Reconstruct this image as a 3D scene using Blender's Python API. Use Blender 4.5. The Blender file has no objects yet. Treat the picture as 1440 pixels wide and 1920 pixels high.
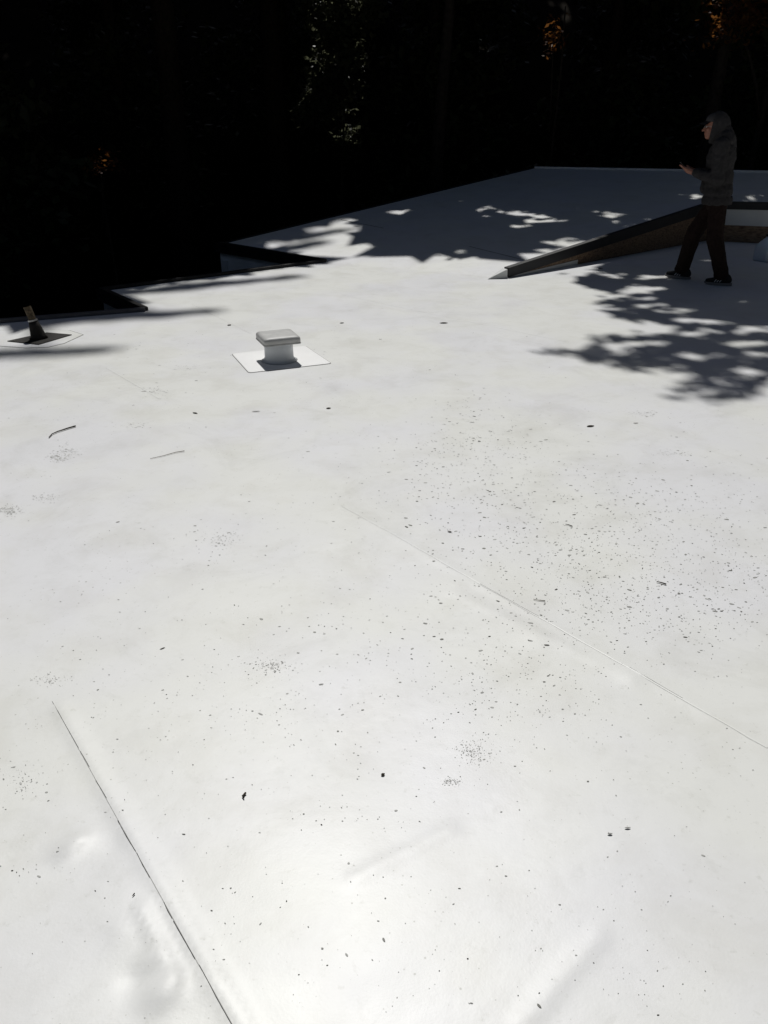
import bpy, bmesh, math, random
import numpy as np
from mathutils import Vector, Matrix, noise
R = math.radians
random.seed(7); RNG = np.random.default_rng(11)
scene = bpy.context.scene
C = scene.collection

# ------------------------------------------------------------ camera, sky, sun
F = 1450.0; H = 1.65; PITCH = R(27)
cam_d = bpy.data.cameras.new("camera"); cam = bpy.data.objects.new("camera", cam_d); C.objects.link(cam)
cam.location = (0, 0, H); cam.rotation_euler = (R(90) - PITCH, 0, 0)
cam_d.sensor_fit = 'VERTICAL'; cam_d.sensor_height = 24; cam_d.lens = 24 * F / 1920
cam_d.clip_end = 500; cam_d.clip_start = 0.05
scene.camera = cam
SUN_EL = R(59.5); SUN_AZ = R(-4)
S = Vector((math.sin(SUN_AZ) * math.cos(SUN_EL), math.cos(SUN_AZ) * math.cos(SUN_EL), math.sin(SUN_EL)))
w = bpy.data.worlds.new("World"); scene.world = w; w.use_nodes = True
nt = w.node_tree; bg = nt.nodes['Background']
sky = nt.nodes.new('ShaderNodeTexSky'); sky.sky_type = 'NISHITA'; sky.sun_disc = False
sky.sun_elevation = SUN_EL; sky.sun_rotation = SUN_AZ; sky.ozone_density = .4; sky.dust_density = 2.0; sky.altitude = 600
nt.links.new(sky.outputs[0], bg.inputs[0]); bg.inputs[1].default_value = 0.05
sl = bpy.data.lights.new("sun", 'SUN'); sl.energy = 5.0; sl.angle = R(0.5); sl.color = (1, .985, .95)
so = bpy.data.objects.new("sun", sl); C.objects.link(so)
so.rotation_euler = S.to_track_quat('Z', 'Y').to_euler(); so.location = (0, 30, 50)
scene.view_settings.view_transform = 'Standard'; scene.view_settings.look = 'None'
scene.view_settings.exposure = -0.72; scene.view_settings.gamma = 1
cy = scene.cycles
cy.max_bounces = 8

# ------------------------------------------------------------ helpers
cp, sp = math.cos(PITCH), math.sin(PITCH)
def ray(px, py):
    u, v = (px - 720) / F, (960 - py) / F
    return Vector((u, cp + v * sp, -sp + v * cp))
def at(px, py, z=0.0):                       # picture point -> point at height z
    d = ray(px, py); t = (z - H) / d.z
    return Vector((d.x * t, d.y * t, z))
A = at(610, 491); B = at(942, 521)
K = 0.1227; NX, NY = 0.0, 0.0
_d = (B - A).normalized(); NX, NY = -_d.y, _d.x
_c1 = at(1335, 453)
K = 0.52 / (NX * (_c1.x - B.x) + NY * (_c1.y - B.y))
KC = NX * B.x + NY * B.y
def upz(x, y): return K * (NX * x + NY * y - KC)
def atu(px, py):                             # picture point -> point on the sloping far roof
    d = ray(px, py)
    t = (-K * KC - H) / (d.z - K * (NX * d.x + NY * d.y))
    return Vector((d.x * t, d.y * t, H + d.z * t))
def topx(P):                                 # (n,3) -> picture coords
    X, Y, Z = P[:, 0], P[:, 1], P[:, 2] - H
    dep = Y * cp - Z * sp; up = Y * sp + Z * cp
    dep = np.where(dep < .1, .1, dep)
    return 720 + F * X / dep, 960 - F * up / dep

def tag(o, label=None, cat=None, group=None, kind=None):
    if label: o['label'] = label
    if cat: o['category'] = cat
    if group: o['group'] = group
    if kind: o['kind'] = kind
    return o
def empty(name, loc, rz=0):
    o = bpy.data.objects.new(name, None); C.objects.link(o); o.location = loc; o.rotation_euler = (0, 0, rz)
    o.empty_display_size = .1; return o
def mesh_obj(name, me, mat, parent=None, smooth=False):
    o = bpy.data.objects.new(name, me); C.objects.link(o)
    if mat:
        for m in (mat if isinstance(mat, (list, tuple)) else [mat]): me.materials.append(m)
    if smooth:
        me.polygons.foreach_set('use_smooth', [True] * len(me.polygons))
    if parent: o.parent = parent
    return o
def bm_obj(name, bm, mat, parent=None, smooth=False):
    me = bpy.data.meshes.new(name); bm.normal_update(); bm.to_mesh(me); bm.free()
    return mesh_obj(name, me, mat, parent, smooth)
def np_mesh(name, V, Fq):
    V = np.asarray(V, dtype=np.float32); Fq = np.asarray(Fq, dtype=np.int32)
    me = bpy.data.meshes.new(name); n, k = Fq.shape
    me.vertices.add(len(V)); me.vertices.foreach_set('co', V.ravel())
    me.loops.add(n * k); me.loops.foreach_set('vertex_index', Fq.ravel())
    me.polygons.add(n); me.polygons.foreach_set('loop_start', np.arange(0, n * k, k, dtype=np.int32))
    me.polygons.foreach_set('loop_total', np.full(n, k, dtype=np.int32))
    me.update(calc_edges=True); return me
def add_prism(bm, pts, z0s, z1s):            # polygon pts xy; z tops per vertex
    n = len(pts)
    lo = [bm.verts.new((p[0], p[1], z)) for p, z in zip(pts, z0s)]
    hi = [bm.verts.new((p[0], p[1], z)) for p, z in zip(pts, z1s)]
    bm.faces.new(hi); bm.faces.new(lo[::-1])
    for i in range(n):
        j = (i + 1) % n; bm.faces.new((lo[i], lo[j], hi[j], hi[i]))
def seg_board(bm, p, q, off0, off1, z0, z1):
    """board along p->q, between sideways offsets off0..off1 (left of travel +), z0/z1 relative to the line's own height"""
    p = Vector(p); q = Vector(q); d = (q - p); d.z = 0; d.normalize(); n = Vector((-d.y, d.x, 0))
    vs = []
    for e in (p, q):
        for o_ in (off0, off1):
            for z in (z0, z1):
                vs.append(bm.verts.new((e.x + n.x * o_, e.y + n.y * o_, e.z + z)))
    for f in ((0, 1, 3, 2), (4, 6, 7, 5), (0, 4, 5, 1), (2, 3, 7, 6), (1, 5, 7, 3), (0, 2, 6, 4)):
        bm.faces.new([vs[i] for i in f])
def bevel_all(bm, w, seg=2):
    bmesh.ops.recalc_face_normals(bm, faces=bm.faces)
    bmesh.ops.bevel(bm, geom=list(bm.edges), offset=w, segments=seg, affect='EDGES', profile=.6)
def add_capsule(bm, a, b, ra, rb, sub=2):
    t = bmesh.new()
    for c, r in ((a, ra), (b, rb)):
        bmesh.ops.create_icosphere(t, subdivisions=sub, radius=r, matrix=Matrix.Translation(Vector(c)))
    res = bmesh.ops.convex_hull(t, input=t.verts)
    bmesh.ops.delete(t, geom=[v for v in t.verts if not v.link_faces], context='VERTS')
    inner = [e for e in res['geom_interior'] if isinstance(e, bmesh.types.BMVert) and e.is_valid]
    if inner: bmesh.ops.delete(t, geom=inner, context='VERTS')
    m = bpy.data.meshes.new('t'); t.to_mesh(m); t.free(); bm.from_mesh(m); bpy.data.meshes.remove(m)
def add_ell(bm, c, r, rot=(0, 0, 0), sub=3):
    M = Matrix.Translation(Vector(c)) @ Matrix.Rotation(rot[2], 4, 'Z') @ Matrix.Rotation(rot[1], 4, 'Y') @ Matrix.Rotation(rot[0], 4, 'X') @ Matrix.Diagonal((*r, 1))
    bmesh.ops.create_icosphere(bm, subdivisions=sub, radius=1, matrix=M)
def add_tube(bm, pts, rads, n=10, cap=True):
    pts = [Vector(p) for p in pts]; rings = []; up = None
    for i, p in enumerate(pts):
        d = (pts[min(i + 1, len(pts) - 1)] - pts[max(i - 1, 0)]).normalized()
        if up is None: up = Vector((1, 0, 0)) if abs(d.x) < .8 else Vector((0, 1, 0))
        x = (up - d * up.dot(d)).normalized(); y = d.cross(x); up = x
        rings.append([bm.verts.new(p + (x * math.cos(2 * math.pi * k / n) + y * math.sin(2 * math.pi * k / n)) * rads[i]) for k in range(n)])
    for a, b in zip(rings, rings[1:]):
        for k in range(n): bm.faces.new((a[k], a[(k + 1) % n], b[(k + 1) % n], b[k]))
    if cap: bm.faces.new(rings[0][::-1]); bm.faces.new(rings[-1])
def remeshed(name, bm, mat, parent, voxel, smooth=3, disp=None):
    me = bpy.data.meshes.new(name); bm.to_mesh(me); bm.free()
    o = bpy.data.objects.new(name, me); C.objects.link(o)
    m = o.modifiers.new('r', 'REMESH'); m.mode = 'VOXEL'; m.voxel_size = voxel; m.use_smooth_shade = True
    s = o.modifiers.new('s', 'SMOOTH'); s.factor = .5; s.iterations = smooth
    dg = bpy.context.evaluated_depsgraph_get(); dg.update()
    me2 = bpy.data.meshes.new_from_object(o.evaluated_get(dg)); me2.name = name
    o.modifiers.clear(); o.data = me2; bpy.data.meshes.remove(me)
    if disp:
        me2.calc_normals_split() if hasattr(me2, 'calc_normals_split') else None
        for v in me2.vertices:
            v.co = v.co + v.normal * disp(v.co)
    me2.materials.clear(); me2.materials.append(mat)
    me2.polygons.foreach_set('use_smooth', [True] * len(me2.polygons)); o.parent = parent
    return o

# ------------------------------------------------------------ materials
def mat(name, col, rough=.6, spec=.5, noise_s=None, noise_a=.15, bump=0, bump_s=50, metal=0, island=0, coord='Object'):
    m = bpy.data.materials.new(name); m.use_nodes = True; n = m.node_tree; b = n.nodes['Principled BSDF']
    b.inputs['Roughness'].default_value = rough; b.inputs['Specular IOR Level'].default_value = spec; b.inputs['Metallic'].default_value = metal
    b.inputs['Base Color'].default_value = (*col, 1)
    tc = n.nodes.new('ShaderNodeTexCoord'); out = None
    if noise_s or island:
        hsv = n.nodes.new('ShaderNodeHueSaturation'); hsv.inputs['Color'].default_value = (*col, 1)
        mr = n.nodes.new('ShaderNodeMapRange'); mr.inputs['To Min'].default_value = 1 - noise_a; mr.inputs['To Max'].default_value = 1 + noise_a
        if island:
            g = n.nodes.new('ShaderNodeNewGeometry'); n.links.new(g.outputs['Random Per Island'], mr.inputs['Value'])
            mh = n.nodes.new('ShaderNodeMapRange'); mh.inputs['To Min'].default_value = .5 - island; mh.inputs['To Max'].default_value = .5 + island * .5
            n.links.new(g.outputs['Random Per Island'], mh.inputs['Value']); n.links.new(mh.outputs[0], hsv.inputs['Hue'])
        else:
            nz = n.nodes.new('ShaderNodeTexNoise'); nz.inputs['Scale'].default_value = noise_s; nz.inputs['Detail'].default_value = 6
            n.links.new(tc.outputs[coord], nz.inputs['Vector'])
            mr.inputs['From Min'].default_value = .3; mr.inputs['From Max'].default_value = .7
            n.links.new(nz.outputs[0], mr.inputs['Value'])
        n.links.new(mr.outputs[0], hsv.inputs['Value']); n.links.new(hsv.outputs[0], b.inputs['Base Color'])
    if bump:
        nb = n.nodes.new('ShaderNodeTexNoise'); nb.inputs['Scale'].default_value = bump_s; nb.inputs['Detail'].default_value = 5
        n.links.new(tc.outputs[coord], nb.inputs['Vector'])
        bp = n.nodes.new('ShaderNodeBump'); bp.inputs['Strength'].default_value = bump; bp.inputs['Distance'].default_value = .01
        n.links.new(nb.outputs[0], bp.inputs['Height']); n.links.new(bp.outputs[0], b.inputs['Normal'])
    return m

def membrane_mat():
    m = bpy.data.materials.new('white_membrane'); m.use_nodes = True; n = m.node_tree; L = n.links.new
    b = n.nodes['Principled BSDF']; tc = n.nodes.new('ShaderNodeTexCoord')
    def nz(s, det=4, rough=.55, dist=0):
        x = n.nodes.new('ShaderNodeTexNoise'); x.inputs['Scale'].default_value = s; x.inputs['Detail'].default_value = det
        x.inputs['Roughness'].default_value = rough; x.inputs['Distortion'].default_value = dist; L(tc.outputs['Object'], x.inputs['Vector']); return x
    def ramp(src, p0, c0, p1, c1):
        r = n.nodes.new('ShaderNodeValToRGB'); r.color_ramp.elements[0].position = p0; r.color_ramp.elements[0].color = (*c0, 1)
        r.color_ramp.elements[1].position = p1; r.color_ramp.elements[1].color = (*c1, 1); L(src, r.inputs[0]); return r
    base = ramp(nz(.9, 3).outputs[0], .42, (.78, .785, .757), .6, (.765, .768, .785))
    def mult(a, bcol, f=1.0):
        x = n.nodes.new('ShaderNodeMix'); x.data_type = 'RGBA'; x.blend_type = 'MULTIPLY'; x.inputs[0].default_value = f
        L(a, x.inputs[6]); L(bcol, x.inputs[7]); return x.outputs[2]
    c = base.outputs[0]
    c = mult(c, ramp(nz(3.1, 7, .65, .4).outputs[0], .33, (.93, .925, .91), .52, (1, 1, 1)).outputs[0])      # soft grime clouds
    c = mult(c, ramp(nz(28, 6, .7).outputs[0], .27, (.86, .86, .84), .4, (1, 1, 1)).outputs[0])               # fine scuffs
    c = mult(c, ramp(nz(1.7, 12, .72, 1.2).outputs[0], .36, (.945, .945, .94), .47, (1, 1, 1)).outputs[0])
    c = mult(c, ramp(nz(9, 10, .75, .3).outputs[0], .30, (.92, .92, .91), .43, (1, 1, 1)).outputs[0])
    # tiny soft dirt freckles gathered in patches
    v = n.nodes.new('ShaderNodeTexVoronoi'); v.inputs['Scale'].default_value = 42; v.inputs['Randomness'].default_value = 1; L(tc.outputs['Object'], v.inputs['Vector'])
    dens = n.nodes.new('ShaderNodeMapRange'); dens.inputs['From Min'].default_value = .5; dens.inputs['From Max'].default_value = .75
    dens.inputs['To Min'].default_value = .02; dens.inputs['To Max'].default_value = .22; L(nz(1.4, 4).outputs[0], dens.inputs['Value'])
    wn = n.nodes.new('ShaderNodeMath'); wn.operation = 'MULTIPLY'; sepc = n.nodes.new('ShaderNodeSeparateColor'); L(v.outputs['Color'], sepc.inputs[0])
    L(sepc.outputs[0], wn.inputs[0]); L(dens.outputs[0], wn.inputs[1])
    lt = n.nodes.new('ShaderNodeMath'); lt.operation = 'SUBTRACT'; L(v.outputs['Distance'], lt.inputs[0]); L(wn.outputs[0], lt.inputs[1])
    c = mult(c, ramp(lt.outputs[0], 0.0, (.66, .66, .63), .07, (1, 1, 1)).outputs[0])
    L(c, b.inputs['Base Color'])
    rr = n.nodes.new('ShaderNodeMapRange'); rr.inputs['To Min'].default_value = .36; rr.inputs['To Max'].default_value = .52
    L(nz(2.3, 5).outputs[0], rr.inputs['Value']); L(rr.outputs[0], b.inputs['Roughness'])
    b.inputs['Specular IOR Level'].default_value = .5
    b1 = n.nodes.new('ShaderNodeBump'); b1.inputs['Strength'].default_value = .25; b1.inputs['Distance'].default_value = .012; L(nz(4.5, 5, .5).outputs[0], b1.inputs['Height'])
    b2 = n.nodes.new('ShaderNodeBump'); b2.inputs['Strength'].default_value = .2; b2.inputs['Distance'].default_value = .001; L(nz(160, 3).outputs[0], b2.inputs['Height'])
    L(b1.outputs[0], b2.inputs['Normal']); L(b2.outputs[0], b.inputs['Normal'])
    return m
def wood_mat():
    m = mat('brown_wood', (.12, .07, .04), .7, .3); n = m.node_tree; b = n.nodes['Principled BSDF']; L = n.links.new
    tc = n.nodes.new('ShaderNodeTexCoord'); mp = n.nodes.new('ShaderNodeMapping'); mp.inputs['Rotation'].default_value = (0, 0, R(-40)); mp.inputs['Scale'].default_value = (1.5, 20, 30)
    x = n.nodes.new('ShaderNodeTexNoise'); x.inputs['Scale'].default_value = 2; x.inputs['Detail'].default_value = 6
    L(tc.outputs['Object'], mp.inputs[0]); L(mp.outputs[0], x.inputs['Vector'])
    r = n.nodes.new('ShaderNodeValToRGB'); r.color_ramp.elements[0].position = .3; r.color_ramp.elements[0].color = (.11, .065, .038, 1)
    r.color_ramp.elements[1].position = .7; r.color_ramp.elements[1].color = (.32, .22, .14, 1); L(x.outputs[0], r.inputs[0]); L(r.outputs[0], b.inputs['Base Color'])
    return m
M = dict(
    membrane=membrane_mat(), wood=wood_mat(),
    patch=mat('new_membrane', (.89, .89, .885), .5, .5, 5, .03, .15, 8),
    black=mat('black_metal', (.012, .012, .013), .55, .4, 9, .3),
    grey=mat('grey_metal_trim', (.10, .10, .11), .5, .5, 9, .2),
    white=mat('white_paint', (.62, .63, .62), .6, .4, 3, .08),
    wall=mat('pale_stucco', (.78, .78, .78), .85, .2, 4, .12, .3, 60),
    cap=mat('weathered_grey_metal', (.50, .50, .49), .5, .5, 14, .12, .1, 20),
    pipe_white=mat('white_pvc', (.68, .71, .74), .4, .5, 6, .04),
    tar=mat('black_rubber', (.022, .020, .017), .75, .3, 18, .35, .5, 70),
    rust=mat('rusty_pipe', (.10, .075, .045), .8, .3, 60, .6, .6, 90),
    steel=mat('steel_clamp', (.3, .3, .3), .3, .5, metal=1),
    speck_l=mat('dirt_smudge', (.56, .56, .54), .9, .1, island=.02, noise_a=.15),
    crack=mat('seam_dirt', (.17, .17, .165), .9, .1, 30, .6),
    seam=mat('seam_bead', (.70, .70, .68), .45, .4, 12, .05),
    speck_a=mat('dirt_speck_light', (.42, .42, .40), .9, .1, island=.03, noise_a=.3),
    speck_b=mat('dirt_speck_mid', (.22, .22, .2), .9, .1, island=.03, noise_a=.4),
    speck_c=mat('dirt_speck_dark', (.07, .065, .055), .9, .1, island=.03, noise_a=.4),
    debris=mat('dry_debris', (.045, .038, .028), .85, .1, 60, .4),
    pale_debris=mat('pale_twig', (.2, .18, .15), .85, .1, 60, .4),
    leaf=mat('leaf_green', (.062, .075, .036), .55, .35, island=.03, noise_a=.45),
    leaf_lit=mat('leaf_olive', (.06, .066, .034), .5, .4, island=.04, noise_a=.5),
    leaf_rust=mat('leaf_orange', (.16, .07, .022), .6, .3, island=.03, noise_a=.4),
    bark=mat('bark', (.04, .032, .025), .9, .1, 12, .4, .8, 30),
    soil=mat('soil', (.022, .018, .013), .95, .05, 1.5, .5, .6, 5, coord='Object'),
    skin=mat('skin', (.34, .15, .10), .5, .4, 30, .08),
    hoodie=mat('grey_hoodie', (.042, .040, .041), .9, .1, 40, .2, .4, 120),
    trousers=mat('dark_trousers', (.022, .014, .012), .9, .1, 40, .3, .4, 90),
    shoe=mat('black_shoe', (.012, .012, .014), .7, .3, 80, .3),
    sole=mat('pale_sole', (.22, .21, .21), .6, .3), stripe=mat('white_stripe', (.75, .75, .75), .5, .3),
    capm=mat('grey_cap', (.06, .058, .06), .85, .1, 60, .2), dark=mat('dark_plastic', (.01, .01, .012), .25, .5),
    glass=mat('screen_glass', (.01, .01, .012), .08, .6), eye=mat('eye_white', (.5, .48, .46), .3, .5),
    hair=mat('dark_hair', (.02, .014, .01), .6, .3),
    jug=mat('milky_plastic', (.66, .72, .78), .35, .5), jugcap=mat('black_cap', (.015, .015, .02), .4, .5),
)
M['jug'].node_tree.nodes['Principled BSDF'].inputs['Subsurface Weight'].default_value = .3

for nm, tc_ in (('leaf_lit', (.19, .20, .12, 1)), ('leaf_rust', (.30, .12, .03, 1))):
    n = M[nm].node_tree; tr = n.nodes.new('ShaderNodeBsdfTranslucent'); tr.inputs[0].default_value = tc_
    mx = n.nodes.new('ShaderNodeMixShader'); mx.inputs[0].default_value = .4; n.links.new(n.nodes['Principled BSDF'].outputs[0], mx.inputs[1]); n.links.new(tr.outputs[0], mx.inputs[2])
    n.links.new(mx.outputs[0], n.nodes['Material Output'].inputs[0])
# ------------------------------------------------------------ plan of the roof
D1 = at(190, 545); E1 = at(272, 583)
e1dir = (at(0, 605) - E1).normalized(); G1 = E1 + e1dir * 8.0
C0 = atu(411, 458)
dd = (atu(700, 385) - C0); FAR = atu(1003, 314.5)
C1 = atu(1335, 381); C1b = Vector((C1.x, C1.y, 0))
Rr = atu(1440, 383); rd = (Rr - C1); rd.z = 0; rd.normalize()
R2 = C1 + rd * 5.2; R2.z = upz(R2.x, R2.y); R2b = Vector((R2.x, R2.y, 0))
FR = atu(1440, 322.5); fd = (FR - FAR); fd.z = 0; fd.normalize()
F2 = FR + fd * 3.4; F2.z = upz(F2.x, F2.y)
LOW = [Vector((G1.x, -7, 0)), Vector((R2.x, -7, 0)), R2b, C1b, B, A, D1, E1, G1]
UP = [A, B, C1, R2, F2, FAR, C0]
print('plan', A, B, C0, C1, FAR, FR)
def inpoly(X, Y, poly):
    r = np.zeros(X.shape, bool); n = len(poly)
    for i in range(n):
        x0, y0 = poly[i][0], poly[i][1]; x1, y1 = poly[(i + 1) % n][0], poly[(i + 1) % n][1]
        c = ((y0 > Y) != (y1 > Y)) & (X < (x1 - x0) * (Y - y0) / ((y1 - y0) if y1 != y0 else 1e-9) + x0); r ^= c
    return r

bld = empty('building', (0, 0, -3.2)); tag(bld, 'flat roofed building with white membrane roof, stepped black edges and a sloping far section', 'building')
OFF = Vector((0, 0, 3.2))
def bpart(name, bm, m, parent=None, smooth=False):
    o = bm_obj(name, bm, m, parent or bld, smooth)
    if parent is None: o.location = OFF
    return o

# near roof : relief grid for the part close to the camera, plain slab beyond
def relief_np(X, Y):
    Z = np.zeros_like(X)
    for (px, py, r, a) in ((124, 1594, .03, .008), (150, 1574, .025, .009), (205, 1590, .03, -.003), (305, 1858, .04, .014), (258, 1838, .035, -.006), (285, 1800, .03, .006), (225, 1745, .03, .002), (1000, 1190, .06, .004),
                           (860, 1095, .05, .004), (1185, 1275, .05, .004), (700, 1420, .16, -.003), (1200, 1500, .3, .004), (500, 1250, .35, .004),
                           (230, 1700, .09, .004), (640, 1010, .12, .004), (1150, 1080, .3, -.004), (380, 1850, .04, .003)):
        p = at(px, py); Z += a * np.exp(-((X - p.x) ** 2 + (Y - p.y) ** 2) / r ** 2)
    for (p0, p1, wd, a) in (((1125, 1755), (980, 1915), .022, .0035), ((845, 1555), (660, 1650), .02, .003), ((265, 1700), (330, 1840), .012, .007),
                            ((112, 1325), (462, 1935), .022, .006), ((640, 948), (1440, 1402), .03, .003), ((850, 1110), (1180, 1270), .03, .0025)):
        a0 = at(*p0); a1 = at(*p1); d = a1 - a0; L2 = d.x ** 2 + d.y ** 2
        t = np.clip(((X - a0.x) * d.x + (Y - a0.y) * d.y) / L2, 0, 1)
        q = (X - a0.x - t * d.x) ** 2 + (Y - a0.y - t * d.y) ** 2
        Z += a * np.exp(-q / wd ** 2)
    Z += .0016 * np.sin(X * 5.1 + 1.3 * np.sin(Y * 3.3)) * np.sin(Y * 4.3 + 1.1 * np.sin(X * 2.7))
    edge = np.clip(np.minimum.reduce([(X + 2.6) / .4, (2.9 - X) / .4, (Y - .5) / .3, (4.6 - Y) / .5]), 0, 1)
    return Z * edge
def relief(x, y): return float(relief_np(np.array([x]), np.array([y]))[0]) if -2.6 < x < 2.9 and .5 < y < 4.6 else 0.0
xs = np.arange(-2.6, 2.9001, .0165); ys = np.arange(.5, 4.6001, .0164)
X, Y = np.meshgrid(xs, ys); Z = relief_np(X, Y)
V = np.stack([X.ravel(), Y.ravel(), Z.ravel()], 1); nx = len(xs); idx = np.arange(len(V)).reshape(X.shape)
Fq = np.stack([idx[:-1, :-1].ravel(), idx[:-1, 1:].ravel(), idx[1:, 1:].ravel(), idx[1:, :-1].ravel()], 1)
bm = bmesh.new()
gm = np_mesh('roof', V, Fq); bm.from_mesh(gm); bpy.data.meshes.remove(gm)
x0, x1, y0, y1 = -2.6, float(xs[-1]), .5, float(ys[-1])
Lx, Rx = G1.x, R2.x
def top(pts): bm.faces.new([bm.verts.new((p[0], p[1], 0)) for p in pts])
top([(Lx, -7), (Rx, -7), (Rx, y0), (Lx, y0)])
top([(Lx, y0), (x0, y0), (x0, y1), (Lx, y1)])
top([(x1, y0), (Rx, y0), (Rx, y1), (x1, y1)])
top([(Lx, y1), (Rx, y1), R2b, C1b, B, A, D1, E1, G1])
t = bmesh.new(); add_prism(t, [(p.x, p.y) for p in LOW], [-.22] * len(LOW), [-.02] * len(LOW))
mm = bpy.data.meshes.new('t'); t.to_mesh(mm); t.free(); bm.from_mesh(mm)
bm.normal_update(); bmesh.ops.triangulate(bm, faces=[f for f in bm.faces if len(f.verts) > 4])
roof = bpart('lower_roof', bm, M['membrane'], smooth=True)
for p in roof.data.polygons:
    if p.area > .01: p.use_smooth = False
roof['label'] = 'near level part of the white membrane roof with dirt specks and welded seams'
bm = bmesh.new(); add_prism(bm, [(p.x, p.y) for p in UP], [p.z - .16 for p in UP], [p.z for p in UP])
bm.normal_update(); bmesh.ops.triangulate(bm, faces=[f for f in bm.faces if len(f.verts) > 4])
uproof = bpart('upper_roof', bm, M['membrane']); uproof['label'] = 'far sloping part of the white roof, mostly in leaf shade'

# walls under the eaves (inset), gutters, edge trims, fascia
def edge_set(p, q, h=3.0, gutter=True, trim_h=.035, fascia=.10, trimmat='black', wall_in=.05, w_top=-.21):
    p = Vector(p); q = Vector(q)
    b1 = bmesh.new(); seg_board(b1, p, q, -.035, .025, -.03, trim_h); bevel_all(b1, .006, 2); bpart('edge_trim', b1, M[trimmat])
    if fascia:
        b1 = bmesh.new(); seg_board(b1, p, q, .003, .022, -fascia, -.032); bpart('fascia_board', b1, M['black'])
    if gutter:
        b1 = bmesh.new(); seg_board(b1, p, q, .027, .16, -.12, -.105); seg_board(b1, p, q, .15, .165, -.104, -.015); bpart('gutter', b1, M['black'])
    pb = p.copy(); qb = q.copy(); b1 = bmesh.new(); seg_board(b1, pb, qb, -wall_in - .1, -wall_in + .02 if fascia else -.004, -h - min(pb.z, qb.z) * 0, w_top if gutter else -fascia - .002)
    bpart('wall', b1, M['wall'])
edge_set(G1, E1, trimmat='grey')
edge_set(E1, D1, gutter=False, fascia=.11, wall_in=.02)
edge_set(D1, A, trimmat='black')
edge_set(A, C0, gutter=False, fascia=.11, wall_in=.02)
edge_set(C0, FAR, trimmat='black', trim_h=.008)
b1 = bmesh.new(); seg_board(b1, FAR, F2, -.05, .03, -.03, .022); bevel_all(b1, .01); bpart('edge_trim', b1, M['membrane'])
# step between the two roofs : B -> C1 (rising), C1 -> R2
def wedge(p, q, zt0, zt1, zb0, zb1, off0, off1, m, name):
    """board whose top/bottom heights are given at both ends"""
    p = Vector(p); q = Vector(q); d = (q - p); d.z = 0; d.normalize(); n = Vector((-d.y, d.x, 0)); bm = bmesh.new(); vs = []
    for e, zb, zt in ((p, zb0, zt0), (q, zb1, zt1)):
        for o_ in (off0, off1):
            for z in (zb, zt): vs.append(bm.verts.new((e.x + n.x * o_, e.y + n.y * o_, z)))
    for f in ((0, 1, 3, 2), (4, 6, 7, 5), (0, 4, 5, 1), (2, 3, 7, 6), (1, 5, 7, 3), (0, 2, 6, 4)): bm.faces.new([vs[i] for i in f])
    bmesh.ops.recalc_face_normals(bm, faces=bm.faces)
    return bpart(name, bm, M[m])
Lw = (C1 - B).length; ztop = C1.z
def lerp(t): return B.lerp(C1, t)
# right of travel B->C1 faces the camera side: negative offsets
b0 = lerp(.012)
wedge(b0, C1, .112, ztop + .03, .004, ztop - .105, -.045, .03, 'black', 'edge_trim')['label'] = 'black metal edge along the rising side of the far roof'
wedge(lerp(.02), C1, .014, ztop - .11, .004, ztop * .44, -.028, -.003, 'wood', 'step_board')
wedge(lerp(.05), C1, .010, ztop * .436, .002, .004, -.020, -.003, 'wood', 'step_board')
wedge(lerp(.0), lerp(.30), .010, .062, .001, .001, -.036, -.029, 'white', 'flashing')['label'] = 'short white flashing at the low end of the step'
zr = R2.z
wedge(C1, R2, ztop + .028, zr + .028, ztop - .075, zr - .075, -.046, .03, 'black', 'edge_trim')
wedge(C1, R2, ztop - .078, zr - .078, .235, .26, -.030, -.003, 'white', 'step_board')
wedge(C1, R2, .232, .257, .002, .002, -.020, -.003, 'wood', 'step_board')
# little folded metal tip where the step starts
bm = bmesh.new(); tp = at(914, 523.5, .003); e_ = B + Vector((.02, .012, 0)); nrm = Vector((NX, NY, 0)); ed = (C1 - B); ed.z = 0; ed.normalize(); sd_ = Vector((-ed.y, ed.x, 0))
v = [bm.verts.new(c) for c in (tp, e_ - sd_ * .05 + Vector((0, 0, .002)), e_ + sd_ * .10 + Vector((0, 0, .012)), e_ - sd_ * .044 + Vector((0, 0, .10)), e_ + sd_ * .03 + Vector((0, 0, .105)))]
for f in ((0, 1, 3), (0, 3, 4), (0, 4, 2), (1, 2, 4, 3)): bm.faces.new([v[i] for i in f])
bmesh.ops.recalc_face_normals(bm, faces=bm.faces)
bpart('end_cap', bm, M['white'])

# seams --------------------------------------------------------------
def ribbon(name, pts, wd, hgt, m, parent=roof, zf=relief, lab=None):
    bm = bmesh.new(); prev = None
    dense = []
    for a, b in zip(pts, pts[1:]):
        n_ = max(2, int((b - a).length / .05))
        for i in range(n_): dense.append(a.lerp(b, i / n_))
    dense.append(pts[-1])
    for i, p in enumerate(dense):
        d = dense[min(i + 1, len(dense) - 1)] - dense[max(i - 1, 0)]; d.z = 0; d.normalize(); n = Vector((-d.y, d.x, 0))
        wv = wd * (1 + .6 * noise.noise(p * 14)); z = zf(p.x, p.y)
        row = [bm.verts.new((p.x + n.x * wv * s_, p.y + n.y * wv * s_, z + hh)) for s_, hh in ((-.5, .0006), (0, hgt), (.5, .0006))]
        if prev:
            for k in (0, 1): bm.faces.new((prev[k], row[k], row[k + 1], prev[k + 1]))
        prev = row
    o = bm_obj(name, bm, M[m], parent); 
    if lab: o['label'] = lab
    return o
def seam_px(pts, wd, h, m, f=at, **k): return ribbon('seam', [f(*p) for p in pts], wd, h, m, **k)
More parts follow.
